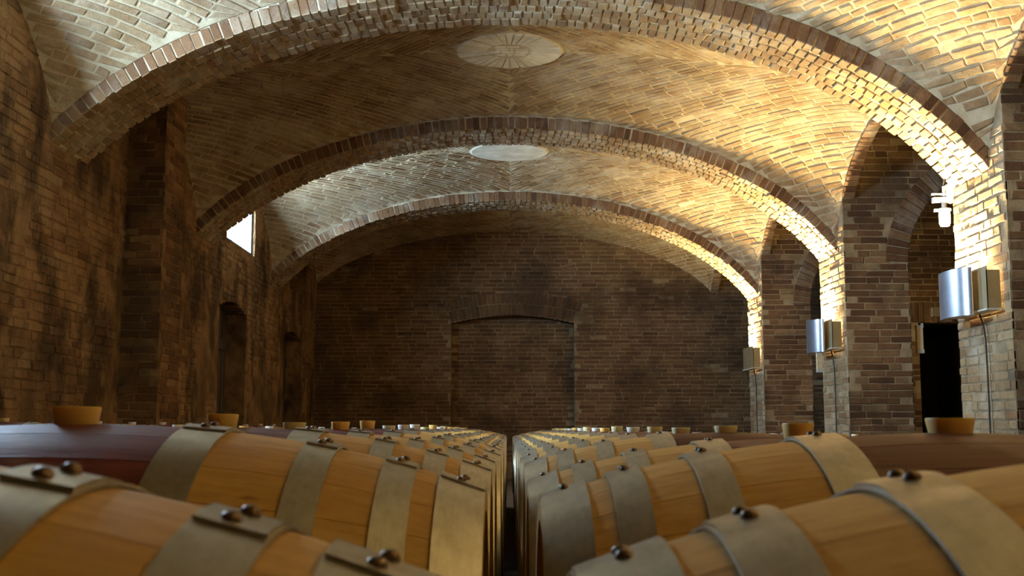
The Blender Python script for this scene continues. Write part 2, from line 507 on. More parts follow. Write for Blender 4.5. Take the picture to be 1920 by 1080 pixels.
# ------------------------------------------------------------------ vault bays
def vault_bay(k, bricks=True):
    y0 = P[k] + T
    y1 = YF + 0.01 if k == NB - 1 else P[k + 1] + AF
    yc = CEN(k)
    mb = MB()
    xs = np.unique(np.concatenate([np.linspace(XL - 0.01, 0, 48), np.linspace(0, 1.0, 50)]))
    ys = np.unique(np.concatenate([np.linspace(y0, yc, 30), np.linspace(yc, y1, 32), yc + np.array([-0.435, -0.43, -0.42, 0.42, 0.46, 0.48, 0.49, 0.497])]))
    ys = ys[(ys >= y0) & (ys <= y1)]
    X, Y = np.meshgrid(xs, ys)
    Z = zvault(X, Y, yc)
    V = np.stack([X * R, Y * R, Z * R + CZ], -1).reshape(-1, 3)
    nx = len(xs); ny = len(ys)
    fs = []
    for j in range(ny - 1):
        for i in range(nx - 1):
            a = j * nx + i
            fs.append((a, a + nx, a + nx + 1, a + 1))
    mb.add(V, fs, 0)
    nbase = len(fs)
    med = 0.147 if k in (3, 4) else 0.0
    if bricks:
        txs = np.linspace(0, 1.02, 300)
        tz = zvault(txs, yc + 0.25, yc)
        tss = np.concatenate([[0], np.cumsum(np.hypot(np.diff(txs), np.diff(tz)))])
        s2x = lambda q: np.interp(q, tss, txs)
        x2s = lambda q: np.interp(q, txs, tss)
        gx = np.linspace(0, 1.02, 90); gy = np.linspace(0, 0.56, 400)
        GX, GY = np.meshgrid(gx, gy, indexing='ij')
        GZ = zvault(GX, yc + GY, yc)
        GB = np.concatenate([np.zeros((90, 1)), np.cumsum(np.hypot(np.diff(GY, axis=1), np.diff(GZ, axis=1)), axis=1)], axis=1)
        gb = np.linspace(0, GB.max() + 0.05, 500)
        GI = np.array([np.interp(gb, GB[i], gy) + np.clip(gb - GB[i, -1], 0, None) for i in range(90)])
        def bil(T, xv, c, cmax):
            nxg, ncg = T.shape
            fx = np.clip(xv / 1.02 * (nxg - 1), 0, nxg - 1.001); fc = np.clip(c / cmax * (ncg - 1), 0, ncg - 1.001)
            i = fx.astype(int); j = fc.astype(int); a = fx - i; b = fc - j
            return (T[i, j] * (1 - a) + T[i + 1, j] * a) * (1 - b) + (T[i, j + 1] * (1 - a) + T[i + 1, j + 1] * a) * b
        b2y = lambda xv, bv: np.where(bv < 0, bv, bil(GI, xv, np.abs(bv), gb[-1]))
        y2b = lambda xv, yv: np.where(yv < 0, yv, bil(GB, xv, np.abs(yv), 0.56))
        for sx in (-1, 1):
            for sy in (-1, 1):
                def XYp(u, v):
                    a = (v + u) / math.sqrt(2) / R; b = (v - u) / math.sqrt(2) / R
                    x = np.where(a < 0, a, s2x(np.abs(a)))
                    return x, b2y(np.clip(x, 0, 1.02), b)
                def XY(u, v, sx=sx, sy=sy):
                    x, y = XYp(u, v)
                    return sx * x, sy * y
                def PF(u, v):
                    x, y = XY(u, v)
                    return np.stack([x * R, (y + yc) * R, zvault(x, y + yc, yc) * R + CZ], -1)
                def NF(u, v):
                    x, y = XY(u, v); e = 0.002
                    zx = (zvault(x + e, y + yc, yc) - zvault(x - e, y + yc, yc)) / (2 * e)
                    zy = (zvault(x, y + yc + e, yc) - zvault(x, y + yc - e, yc)) / (2 * e)
                    nn = np.stack([zx, zy, -np.ones_like(zx)], -1)
                    return nn / np.linalg.norm(nn, axis=1, keepdims=True)
                xm = 1.0 if sx > 0 else -XL
                ym = (y1 - yc) if sy > 0 else (yc - y0)
                def inside(u, v):
                    x, y = XYp(u, v); mg = 0.008
                    return (x > -mg) & (x < xm + mg) & (y > -mg) & (y < ym + mg) & (np.hypot(x, y) > med - mg)
                def clamp2(u, v):
                    x, y = XYp(u, v)
                    x = np.clip(x, 0, xm); y = np.clip(y, 0, ym)
                    rr = np.hypot(x, y)
                    q = np.where((rr < med) & (rr > 1e-6), med / np.maximum(rr, 1e-6), 1)
                    x = x * q; y = y * q
                    a = x2s(x) * R; b = y2b(x, y) * R
                    return (a - b) / math.sqrt(2), (a + b) / math.sqrt(2)
                lay_bricks(mb, PF, NF, rows_of(0, 2.1 * R / 1.414 + 0.1, 0.068), -0.95 * R, 1.25 * R, inside, 1,
                           0.26, 0.017, (0.002, 0.011), 0.0055, clamp2, 0.12, 0.004)
    o = mb.build('ceiling', [M['vault_mortar'], M['vault_brick']])
    sm = np.zeros(len(o.data.polygons), dtype=bool); sm[:nbase] = True
    o.data.polygons.foreach_set('use_smooth', sm)
    struct(o)
    return yc

for k in range(NB):
    vault_bay(k, bricks=(k >= 2))

# round plaster medallions in the crowns of the two vaults in view
def medallion(k, idx, radial):
    yc = CEN(k)
    mb = MB()
    rr = np.linspace(0, 0.149, 14); n = 64
    V = []
    for i, r in enumerate(rr):
        for j in range(n):
            t = 2 * math.pi * j / n
            x = r * math.cos(t); y = yc + r * math.sin(t)
            drop = 0.014 if i < 13 else -0.01
            if radial and 5 <= i < 13:
                drop += 0.004 * math.cos(t * 16)
            V.append((x * R, y * R, float(zvault(x, y, yc)) * R + CZ - drop))
    f = [(i * n + j, (i + 1) * n + j, (i + 1) * n + (j + 1) % n, i * n + (j + 1) % n) for i in range(13) for j in range(n)]
    mb.add(V, f, 0)
    if radial:
        def PF(u, v):
            x = v / R * np.cos(u); y = v / R * np.sin(u) + yc
            return np.stack([x * R, y * R, zvault(x, y, yc) * R + CZ - 0.012], -1)
        def NF(u, v):
            return np.tile([0, 0, -1.0], (len(u), 1))
        C = []
        lay_bricks(mb, PF, NF, [(0.20, 0.52)], 0, 2 * math.pi, lambda u, v: u > 0, 1, 0.17, 0.03, (0.003, 0.008), 0.002, None, 0, 0)
        P2, N2 = plane_fn((-0.2, yc * R - 0.15, float(zvault(0, yc, yc)) * R + CZ - 0.012), (1, 0, 0), (0, 1, 0), (0, 0, -1))
        lay_bricks(mb, P2, N2, rows_of(0, 0.3, 0.075), 0, 0.4, lambda u, v: np.hypot(u - 0.2, v - 0.15) < 0.18, 1, 0.13, 0.012, (0.003, 0.010), 0.003)
    o = mb.build('trim_%d' % idx, [M['vault_mortar'], M['plaster_pale']] if radial else [M['plaster_pale']])
    struct(o)
medallion(3, 1, True)
medallion(4, 2, False)

# ------------------------------------------------------------------ transverse arches
def arc_table():
    xs = np.linspace(XL, 1.0, 600)
    z = zarch(xs)
    s = np.concatenate([[0], np.cumsum(np.hypot(np.diff(xs), np.diff(z)))]) * R
    return xs, z, s
AX, AZ, AS = arc_table()
def at_s(s):
    return np.interp(s, AS, AX), np.interp(s, AS, AZ)
def arch_normal(x):          # outward (away from the hall: up)
    e = 1e-3
    d = (zarch(x + e) - zarch(x - e)) / (2 * e)
    n = np.stack([-d, np.ones_like(d)], -1)
    return n / np.linalg.norm(n, axis=1, keepdims=True)

def arch(k, idx, bricks=True):
    yf = (P[k] + AF) * R; yb = (P[k] + T) * R
    th = 0.135
    mb = MB()
    S = np.linspace(0, AS[-1], 130)
    x, z = at_s(S); nn = arch_normal(x)
    lo = np.stack([x * R, z * R + CZ], -1); hi = lo + nn * 0.30
    lo2 = lo + nn * 0.012
    V = []; n = len(S)
    for arr, y in ((lo2, yf + 0.012), (lo2, yb - 0.012), (hi, yf + 0.012), (hi, yb - 0.012)):
        V += [(p[0], y, p[1]) for p in arr]
    f = []
    for i in range(n - 1):
        f += [(i, i + 1, n + i + 1, n + i), (i, 2 * n + i, 2 * n + i + 1, i + 1),
              (n + i, n + i + 1, 3 * n + i + 1, 3 * n + i)]
    mb.add(V, f, 0)
    if bricks:
        # voussoirs: real bricks with faces on the front ring and the soffit
        VV = []
        ncol = 5
        yc_ = [yf + (yb - yf) * q / ncol for q in range(ncol + 1)]
        for c in range(ncol):
            s = 0.034 * (c % 2)
            first = c == 0
            while s < AS[-1] - 0.03:
                w = 0.076 * (0.88 + 0.24 * rng.rand())
                g = 0.014
                ss = np.array([s + g / 2, s + w - g / 2])
                xx, zz = at_s(ss); nrm = arch_normal(xx)
                ya = yc_[c] + (0 if first else 0.007)
                yb2 = yc_[c + 1] - (0 if c == ncol - 1 else 0.007)
                if rng.rand() < 0.3 and c < ncol - 1:
                    yb2 -= 0.012
                dr = (rng.rand() - 0.5) * 0.014
                dy = (rng.rand() - 0.5) * 0.012 if first else 0
                tw = (rng.rand() - 0.5) * 0.008
                pl = []
                for (rad_, rr_) in ((0, dr), (1, th + (rng.rand() - 0.5) * 0.012 if first else 0.05)):
                    for (yy, q) in ((ya + dy, 0), (yb2, 1)):
                        for e in (0, 1):
                            p = np.array([xx[e] * R, zz[e] * R + CZ]) + nrm[e] * rr_
                            jj = (rng.rand(3) - 0.5) * 0.007
                            pl.append((p[0] + jj[0] + (tw if q else -tw), yy + jj[1], p[1] + jj[2]))
                VV.append((pl, first))
                s += w
        for pl, first in VV:
            pl = np.array(pl)
            # chamfer the soffit face
            ctr = pl[:4].mean(0)
            sof = ctr + (pl[:4] - ctr) * [0.93, 0.96, 0.93]
            mid = pl[:4] + (pl[4:] - pl[:4]) * (0.007 / max(0.03, np.linalg.norm(pl[4] - pl[0])))
            v = np.concatenate([sof, mid, pl[4:]])
            fc = [(0, 1, 3, 2)]
            cyc = [(0, 1), (1, 3), (3, 2), (2, 0)]
            for a, b in cyc:
                fc.append((a, b, b + 4, a + 4)); fc.append((a + 4, b + 4, b + 8, a + 8))
            # front ring face (q=0 side) belongs to the darker ring brick
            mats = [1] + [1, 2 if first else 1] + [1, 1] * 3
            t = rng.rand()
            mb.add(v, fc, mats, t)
        # thin mortar fillet on top of the ring
    o = mb.build('trim_%d' % idx, [M['arch_mortar'], M['arch_brick'], M['ring_brick']])
    struct(o)
for i, k in enumerate(range(1, NB)):
    arch(k, 3 + i, bricks=(k >= 2))

# ------------------------------------------------------------------ left wall with windows and doorways
HROOF = 1.16
def grid_wall(mb, axis, c0, c1, ulo, uhi, zlo, zhi, holes, mat=0):
    """Solid wall cut into boxes around rectangular holes. axis 'x': wall plane at x in [c0,c1], u=y; axis 'y' the other way."""
    us = sorted(set([ulo, uhi] + [h[0] for h in holes] + [h[1] for h in holes]))
    zs = sorted(set([zlo, zhi] + [h[2] for h in holes] + [h[3] for h in holes]))
    for ua, ub in zip(us[:-1], us[1:]):
        for za, zb in zip(zs[:-1], zs[1:]):
            cu, cz = (ua + ub) / 2, (za + zb) / 2
            if any(h[0] < cu < h[1] and h[2] < cz < h[3] for h in holes):
                continue
            if axis == 'x':
                mb.box((c0, ua, za), (c1, ub, zb), mat)
            else:
                mb.box((ua, c0, za), (ub, c1, zb), mat)

def Zm(z):
    return z * R + CZ
WIN = [(1.60, 2.10, 0.55, 0.83), (3.92, 4.352, 0.64, 0.815)]
DOORS = [(3.85, 4.245, 0.435), (4.965, 5.385, 0.425)]
NICHE = (5.06, 5.47, 0.61, 0.80)
holes = []
for a, b, z0, z1 in WIN:
    holes.append((a * R, b * R, Zm(z0), Zm(z1)))
for a, b, z1 in DOORS:
    holes.append((a * R, b * R, 0.0, Zm(z1)))
holes.append((NICHE[0] * R, NICHE[1] * R, Zm(NICHE[2]), Zm(NICHE[3])))
mb = MB()
XW = XL * R
grid_wall(mb, 'x', XW - 0.42, XW, YB * R - 0.4, YF * R + 0.4, -0.1, HROOF * R + CZ, holes)
# segmental heads of the doorways
for a, b, z1 in DOORS:
    n = 10; yc = (a + b) / 2 * R; hw = (b - a) / 2 * R
    for i in range(n):
        ya = a * R + 2 * hw * i / n; yb_ = a * R + 2 * hw * (i + 1) / n
        t = ((ya + yb_) / 2 - yc) / hw
        d = 0.10 * t * t
        if d > 0.004:
            mb.box((XW - 0.42, ya, Zm(z1) - d), (XW - 0.001, yb_, Zm(z1) + 0.01), 0)
PFn, NFn = plane_fn((XW, 0, 0), (0, 1, 0), (0, 0, 1), (1, 0, 0))
HR = [(h[0], h[1], h[2], h[3]) for h in holes]
def keepL(u, v):
    ok = np.ones(len(u), bool)
    for h in HR:
        ok &= ~((u > h[0] - 0.02) & (u < h[1] + 0.02) & (v > h[2] - 0.02) & (v < h[3] + 0.02))
    # plaster hides part of the brickwork
    q = np.sin(u * 1.9 + 1.3 * np.sin(v * 1.7)) + np.sin(v * 2.6 + u * 0.7) + 0.9 * np.sin(u * 4.3 - v * 3.1)
    up = v > Zm(0.45)
    return ok & ((q < 0.35) | up)
def clampL(u, v):
    for h in HR:
        inz = (v.mean(1, keepdims=True) > h[2]) & (v.mean(1, keepdims=True) < h[3])
        m = u.mean(1, keepdims=True)
        u = np.where(inz & (m < h[0]), np.minimum(u, h[0]), u)
        u = np.where(inz & (m > h[1]), np.maximum(u, h[1]), u)
    return u, v
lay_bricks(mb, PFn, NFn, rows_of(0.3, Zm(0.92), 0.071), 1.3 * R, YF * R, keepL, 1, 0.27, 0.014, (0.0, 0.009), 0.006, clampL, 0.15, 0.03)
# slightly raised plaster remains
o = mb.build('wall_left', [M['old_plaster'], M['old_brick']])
struct(o)

# pilaster against the left wall, behind the first arch
mb = MB()
px0, px1, py0, py1 = XW, -0.862 * R, 2.88 * R, 3.06 * R
mb.box((px0 - 0.02, py0, 0), (px1, py1, Zm(0.86)), 0)
PFn, NFn = plane_fn((px0, py0, 0), (1, 0, 0), (0, 0, 1), (0, -1, 0))
rws = rows_of(0.2, Zm(0.86), 0.071)
lay_bricks(mb, PFn, NFn, rws, 0, px1 - px0, lambda u, v: (u > 0) & (u < px1 - px0), 1, 0.2, 0.012, (0.002, 0.010), 0.004,
           lambda u, v: (np.clip(u, 0, px1 - px0), v))
PFn, NFn = plane_fn((px1, py0, 0), (0, 1, 0), (0, 0, 1), (1, 0, 0))
lay_bricks(mb, PFn, NFn, rws, 0, py1 - py0, lambda u, v: (u > 0) & (u < py1 - py0), 1, 0.26, 0.012, (0.002, 0.010), 0.004,
           lambda u, v: (np.clip(u, 0, py1 - py0), v))
struct(mb.build('trim_9', [M['old_plaster'], M['wall_brick']]))

# windows
def window(idx, a, b, z0, z1):
    mb = MB()
    x = XW - 0.07
    y0, y1, za, zb = a * R, b * R, Zm(z0), Zm(z1)
    t = 0.045
    root = mb
    for bx in (((x - 0.03, y0, za), (x + 0.03, y1, za + t)), ((x - 0.03, y0, zb - t), (x + 0.03, y1, zb)),
               ((x - 0.03, y0, za + t), (x + 0.03, y0 + t, zb - t)), ((x - 0.03, y1 - t, za + t), (x + 0.03, y1, zb - t))):
        mb.box(*bx)
    for q in (1 / 3, 2 / 3):
        ym = y0 + (y1 - y0) * q
        mb.box((x - 0.012, ym - 0.011, za + t), (x + 0.012, ym + 0.011, zb - t))
    fr = struct(mb.build('window_%d' % idx, M['frame']))
    g = MB()
    g.box((x - 0.003, y0 + t * 0.8, za + t * 0.8), (x + 0.003, y1 - t * 0.8, zb - t * 0.8))
    g.build('pane', M['glass'], fr)
    # daylight portal in the opening
    L = bpy.data.lights.new('daylight_portal', 'AREA')
    L.shape = 'RECTANGLE'; L.size = y1 - y0; L.size_y = zb - za
    L.cycles.is_portal = True
    lo = bpy.data.objects.new('daylight_portal', L)
    COL.objects.link(lo)
    lo.location = (XW - 0.12, (y0 + y1) / 2, (za + zb) / 2)
    lo.rotation_euler = Vector((1, 0, 0)).to_track_quat('-Z', 'Y').to_euler()
    # long side along y
    m3 = Matrix(((0, 0, -1), (1, 0, 0), (0, -1, 0))) if False else None
    xax = Vector((0, 1, 0)); zax = Vector((-1, 0, 0)); yax = zax.cross(xax)
    lo.rotation_euler = Matrix((xax, yax, zax)).transposed().to_euler()
    return fr
for i, w in enumerate(WIN):
    window(i + 1, *w)

# recessed dark doors and the boarded high window
for i, (a, b, z1) in enumerate(DOORS):
    mb = MB()
    y0, y1 = a * R, b * R
    n = 7
    for q in range(n):
        ya = y0 + (y1 - y0) * q / n; yb_ = y0 + (y1 - y0) * (q + 1) / n
        mb.box((XW - 0.40, ya + 0.004, 0), (XW - 0.26 - 0.006 * (q % 2), yb_ - 0.004, Zm(z1)), 0)
    mb.box((XW - 0.27, y0, 0.9), (XW - 0.24, y1, 1.03)); mb.box((XW - 0.27, y0, 1.9), (XW - 0.24, y1, 2.03))
    mb.box((XW - 0.45, y0 - 0.05, 0), (XW - 0.39, y1 + 0.05, Zm(z1) + 0.05))
    d = struct(mb.build('door_%d' % (i + 1), M['door_wood']))
mb = MB()
mb.box((XW - 0.40, NICHE[0] * R, Zm(NICHE[2])), (XW - 0.30, NICHE[1] * R, Zm(NICHE[3])), 0)
for q in range(5):
    zz = Zm(NICHE[2]) + (Zm(NICHE[3]) - Zm(NICHE[2])) * q / 5
    mb.box((XW - 0.31, NICHE[0] * R, zz + 0.01), (XW - 0.27, NICHE[1] * R, zz + 0.11), 0)
struct(mb.build('window_3', M['door_wood']))

# ------------------------------------------------------------------ far wall with blind arch
mb = MB()
yw = YF * R
bx0, bx1, bs, bc = -0.287 * R, 0.320 * R, Zm(0.523), Zm(0.560)
grid_wall(mb, 'y', yw, yw + 0.30, XW - 0.4, 2.1 * R, -0.1, HROOF * R + CZ, [(bx0, bx1, 0.0, bc)])
mb.box((bx0 - 0.1, yw + 0.28, 0), (bx1 + 0.1, yw + 0.6, bc + 0.1), 0)
bcx = (bx0 + bx1) / 2; bhw = (bx1 - bx0) / 2
def bz(x):
    return bs + (bc - bs) * (1 - ((x - bcx) / bhw) ** 2)
n = 24
for i in range(n):
    xa = bx0 + 2 * bhw * i / n; xb = bx0 + 2 * bhw * (i + 1) / n
    za = min(bz(xa), bz(xb))
    mb.box((xa, yw, za), (xb, yw + 0.3, bc + 0.01), 0)
PFn, NFn = plane_fn((0, yw, 0), (1, 0, 0), (0, 0, 1), (0, -1, 0))
rt = 0.40
def ringd(u, v):
    return v - (bs + (bc - bs) * (1 - ((u - bcx) / bhw) ** 2))
def keepF(u, v):
    inn = (u > bx0) & (u < bx1) & (v < bz(u))
    ring = (u > bx0 - 0.03) & (u < bx1 + 0.22) & (ringd(u, v) > -0.02) & (ringd(u, v) < rt) & (v > bs - 0.05)
    return ~inn & ~ring
def clampF(u, v):
    m = u.mean(1, keepdims=True); low = v.mean(1, keepdims=True) < bs
    u = np.where(low & (m < bx0), np.minimum(u, bx0), u)
    u = np.where(low & (m > bx1), np.maximum(u, bx1), u)
    return u, v
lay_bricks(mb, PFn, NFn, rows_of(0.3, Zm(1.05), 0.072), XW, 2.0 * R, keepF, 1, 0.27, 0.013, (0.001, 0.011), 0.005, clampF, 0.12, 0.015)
# two soldier rows over the blind arch
def PR(u, v):
    s = (u - bcx) / bhw
    return np.stack([u + (v * 0.28 * s), np.full_like(u, yw), bs + (bc - bs) * (1 - s ** 2) + v * (1 - 0.02 * s * s)], -1)
NR = lambda u, v: np.tile([0, -1.0, 0], (len(u), 1))
lay_bricks(mb, PR, NR, [(0.0, 0.20), (0.205, 0.40)], bx0, bx1, lambda u, v: (u > bx0) & (u < bx1), 1, 0.078, 0.012, (0.006, 0.016), 0.004, None, 0.0, 0.0)
# back of the blind arch
PFn, NFn = plane_fn((0, yw + 0.28, 0), (1, 0, 0), (0, 0, 1), (0, -1, 0))
lay_bricks(mb, PFn, NFn, rows_of(0.3, bc, 0.072), bx0, bx1, lambda u, v: (u > bx0) & (u < bx1) & (v < bc), 1, 0.27, 0.013, (0.001, 0.009), 0.004,
           lambda u, v: (np.clip(u, bx0, bx1), v))
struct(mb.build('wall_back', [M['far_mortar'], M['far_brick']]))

# ------------------------------------------------------------------ right side: piers / cross walls with archways, arcade ribs, aisle
AOX, AOZ, AOR = 1.485, 0.485, 0.295      # archway in each cross wall
def cross_wall(k, idx, bricks=True):
    mb = MB()
    y0 = P[k] * R; y1 = (P[k] + T) * R
    x0 = R; x1 = 2.02 * R
    ztop = HROOF * R + CZ
    # left part (pier), right part, and spandrel above the archway
    ox0, ox1 = (AOX - AOR) * R, (AOX + AOR) * R
    mb.box((x0, y0, 0), (ox0, y1, ztop), 0)
    mb.box((ox1, y0, 0), (x1, y1, ztop), 0)
    n = 28
    th = np.linspace(math.pi, 0, n + 1)
    xs = AOX * R + AOR * R * np.cos(th); zs = Zm(AOZ) + AOR * R * np.sin(th)
    V = []; f = []
    for i in range(n + 1):
        V += [(xs[i], y0, zs[i]), (xs[i], y0, ztop), (xs[i], y1, zs[i]), (xs[i], y1, ztop)]
    for i in range(n):
        a = 4 * i; b = a + 4
        f += [(a, b, b + 1, a + 1), (a + 2, a + 3, b + 3, b + 2), (a, a + 2, b + 2, b)]
    mb.add(V, f, 0)
    if bricks:
        rws = rows_of(0.15, Zm(1.06), 0.0715)
        RI = 0.072
        def rad(u, v):
            return np.hypot(u / R - AOX, (v - CZ) / R - AOZ)
        def keep(u, v):
            zz = (v - CZ) / R
            open_ = (np.abs(u / R - AOX) < AOR) & (zz < AOZ)
            disc = (zz >= AOZ) & (rad(u, v) < AOR + RI)
            return ~open_ & ~disc & (u > R) & (u < x1)
        def clamp(u, v):
            zz = (v.mean(1, keepdims=True) - CZ) / R; m = u.mean(1, keepdims=True) / R
            low = zz < AOZ
            u = np.where(low & (m < AOX), np.minimum(u, ox0), u)
            u = np.where(low & (m > AOX), np.maximum(u, ox1), u)
            return np.maximum(u, R), v
        PFn, NFn = plane_fn((0, y0, 0), (1, 0, 0), (0, 0, 1), (0, -1, 0))
        lay_bricks(mb, PFn, NFn, rws, R, x1, keep, 1, 0.28, 0.011, (0.002, 0.010), 0.005, clamp, 0.18, 0.006)
        # archway ring, radial
        def PR(u, v):
            a = math.pi - u
            return np.stack([AOX * R + (AOR * R + v) * np.cos(a), np.full_like(u, y0), Zm(AOZ) + (AOR * R + v) * np.sin(a)], -1)
        lay_bricks(mb, PR, lambda u, v: np.tile([0, -1.0, 0], (len(u), 1)), [(0.0, 0.25)], 0.0, math.pi,
                   lambda u, v: (u > 0) & (u < math.pi), 3, 0.072, 0.011, (0.010, 0.022), 0.003, lambda u, v: (np.clip(u, 0, math.pi), v), 0, 0)
        # archway soffit
        def PS(u, v):
            a = math.pi - u / (AOR * R)
            return np.stack([AOX * R + AOR * R * np.cos(a), y0 + v, Zm(AOZ) + AOR * R * np.sin(a)], -1)
        def NS(u, v):
            a = math.pi - u / (AOR * R)
            return np.stack([-np.cos(a), np.zeros_like(a), -np.sin(a)], -1)
        lay_bricks(mb, PS, NS, rows_of(0, y1 - y0, 0.125), 0, math.pi * AOR * R, lambda u, v: v < y1 - y0, 2, 0.075, 0.012, (0.002, 0.012), 0.003,
                   lambda u, v: (u, np.clip(v, 0, y1 - y0)), 0, 0)
        # jamb of the archway (faces the other way, seen from the aisle)
        # inner face of the pier towards the hall
        w = y1 - y0
        PFn, NFn = plane_fn((R, y0, 0), (0, 1, 0), (0, 0, 1), (-1, 0, 0))
        lay_bricks(mb, PFn, NFn, rws, 0, w, lambda u, v: (u > 0) & (u < w) & (v < Zm(0.62)), 2, 0.26, 0.014, (0.002, 0.011), 0.006,
                   lambda u, v: (np.clip(u, 0, w), v), 0.35, 0.004)
        PFn, NFn = plane_fn((ox0, y0, 0), (0, 1, 0), (0, 0, 1), (1, 0, 0))
        lay_bricks(mb, PFn, NFn, rws, 0, w, lambda u, v: (u > 0) & (u < w) & (v < Zm(AOZ)), 1, 0.26, 0.014, (0.002, 0.012), 0.005,
                   lambda u, v: (np.clip(u, 0, w), v), 0.2, 0.004)
    nm = 'wall_right' 
    return struct(mb.build(nm, [M['wall_mortar'], M['wall_brick'], M['arch_brick'], M['ring_brick']]))
for i, k in enumerate(range(1, NB)):
    cross_wall(k, i, bricks=(k >= 2))

def arcade_rib(k, bricks=True):
    """thin arch standing between the piers on the right, closing the vault against the aisle"""
    mb = MB()
    y0 = P[k] + T
    y1 = YF if k == NB - 1 else P[k + 1]
    yc = CEN(k)
    ys = np.linspace(y0, y1, 60)
    z = Zm(zvault(np.ones_like(ys), ys, yc) - 0.006)
    xa, xb = R - 0.005, R + 0.125
    ztop = HROOF * R + CZ
    V = []
    for y, q in zip(ys, z):
        V += [(xa, y * R, q), (xb, y * R, q), (xb, y * R, ztop), (xa, y * R, ztop)]
    f = []
    for i in range(len(ys) - 1):
        a = 4 * i; b = a + 4
        f += [(a, b, b + 1, a + 1), (a + 1, b + 1, b + 2, a + 2), (a + 3, a, b, b + 3)]
    mb.add(V, f, 0)
    if bricks:
        s = np.concatenate([[0], np.cumsum(np.hypot(np.diff(ys * R), np.diff(z)))])
        def PS(u, v):
            yy = np.interp(u, s, ys * R); zz = np.interp(u, s, z)
            return np.stack([R + v, yy, zz], -1)
        def NS(u, v):
            yy0 = np.interp(u - 0.02, s, ys * R); zz0 = np.interp(u - 0.02, s, z)
            yy1 = np.interp(u + 0.02, s, ys * R); zz1 = np.interp(u + 0.02, s, z)
            t = np.stack([np.zeros_like(u), yy1 - yy0, zz1 - zz0], -1)
            t /= np.linalg.norm(t, axis=1, keepdims=True) + 1e-9
            return np.stack([np.zeros_like(u), t[:, 2], -t[:, 1]], -1)
        lay_bricks(mb, PS, NS, [(-0.015, 0.13)], 0, s[-1], lambda u, v: (u > 0) & (u < s[-1] - 0.03), 1, 0.075, 0.012, (0.004, 0.02), 0.006, None, 0, 0)
    struct(mb.build('wall_right', [M['wall_mortar'], M['ring_brick']]))
for k in range(NB):
    arcade_rib(k, k >= 2)

# aisle ceiling: shallow barrel along the hall
mb = MB()
xs = np.linspace(1.03, 1.98, 30)
zc = 0.78 + 0.27 * np.sqrt(np.clip(1 - ((xs - 1.505) / 0.53) ** 2, 0, 1))
V = []; f = []
for x, z in zip(xs, zc):
    V += [(x * R, YB * R, Zm(z)), (x * R, YF * R, Zm(z))]
for i in range(len(xs) - 1):
    f.append((2 * i, 2 * i + 1, 2 * i + 3, 2 * i + 2))
mb.add(V, f, 0)
sa = np.concatenate([[0], np.cumsum(np.hypot(np.diff(xs), np.diff(zc)))]) * R
def PA(u, v):
    return np.stack([np.interp(v, sa, xs) * R, u, Zm(np.interp(v, sa, zc))], -1)
def NA(u, v):
    x0 = np.interp(v - 0.02, sa, xs); z0 = np.interp(v - 0.02, sa, zc); x1 = np.interp(v + 0.02, sa, xs); z1 = np.interp(v + 0.02, sa, zc)
    t = np.stack([x1 - x0, np.zeros_like(u), z1 - z0], -1); t /= np.linalg.norm(t, axis=1, keepdims=True) + 1e-9
    return np.stack([t[:, 2], np.zeros_like(u), -t[:, 0]], -1)
lay_bricks(mb, PA, NA, rows_of(0.0, sa[-1], 0.07), 2.0 * R, YF * R, lambda u, v: v < sa[-1] - 0.04, 1, 0.26, 0.013, (0.002, 0.012), 0.005)
struct(mb.build('ceiling', [M['vault_mortar'], M['vault_brick']]))

# aisle outer wall, floor, roof slab, wall behind the viewer
mb = MB(); mb.box((2.0 * R, YB * R - 0.4, -0.1), (2.0 * R + 0.4, YF * R + 0.5, HROOF * R + CZ)); struct(mb.build('wall_right', M['outer']))
mb = MB(); mb.box((XW - 0.5, YB * R - 0.5, -0.12), (2.0 * R + 0.5, YF * R + 0.7, 0)); struct(mb.build('floor', M['floor']))
mb = MB(); mb.box((XW - 0.5, YB * R - 0.5, HROOF * R + CZ), (2.0 * R + 0.5, YF * R + 0.7, HROOF * R + CZ + 0.2)); struct(mb.build('ceiling', M['outer']))
mb = MB(); mb.box((XW - 0.5, YB * R - 0.4, -0.1), (2.0 * R + 0.4, YB * R, HROOF * R + CZ)); struct(mb.build('wall_front', M['outer']))

# wall closing the aisle behind the second cross wall, with a black doorway
mb = MB()
ya = 4.10 * R
dx0, dx1, dz = 1.435 * R, 1.655 * R, Zm(0.372)
grid_wall(mb, 'y', ya, ya + 0.3, 1.24 * R, 2.0 * R, 0, HROOF * R + CZ, [(dx0, dx1, 0, dz)])
PFn, NFn = plane_fn((0, ya, 0), (1, 0, 0), (0, 0, 1), (0, -1, 0))
lay_bricks(mb, PFn, NFn, rows_of(0.2, Zm(0.95), 0.0715), 1.24 * R, 2.0 * R,
           lambda u, v: (u > 1.25 * R + .1) & ~((u > dx0) & (u < dx1) & (v < dz)) & ~((u > dx0 - .2) & (u < dx1 + .2) & (v > dz - .01) & (v < dz + .27)), 1, 0.27, 0.013, (0.001, 0.010), 0.005,
           lambda u, v: (np.where((v.mean(1, keepdims=True) < dz) & (u.mean(1, keepdims=True) < dx0), np.minimum(u, dx0), u), v))
lay_bricks(mb, PFn, NFn, [(dz, dz + 0.26)], dx0 - 0.2, dx1 + 0.2, lambda u, v: u > 0, 1, 0.075, 0.011, (0.004, 0.02), 0.006)
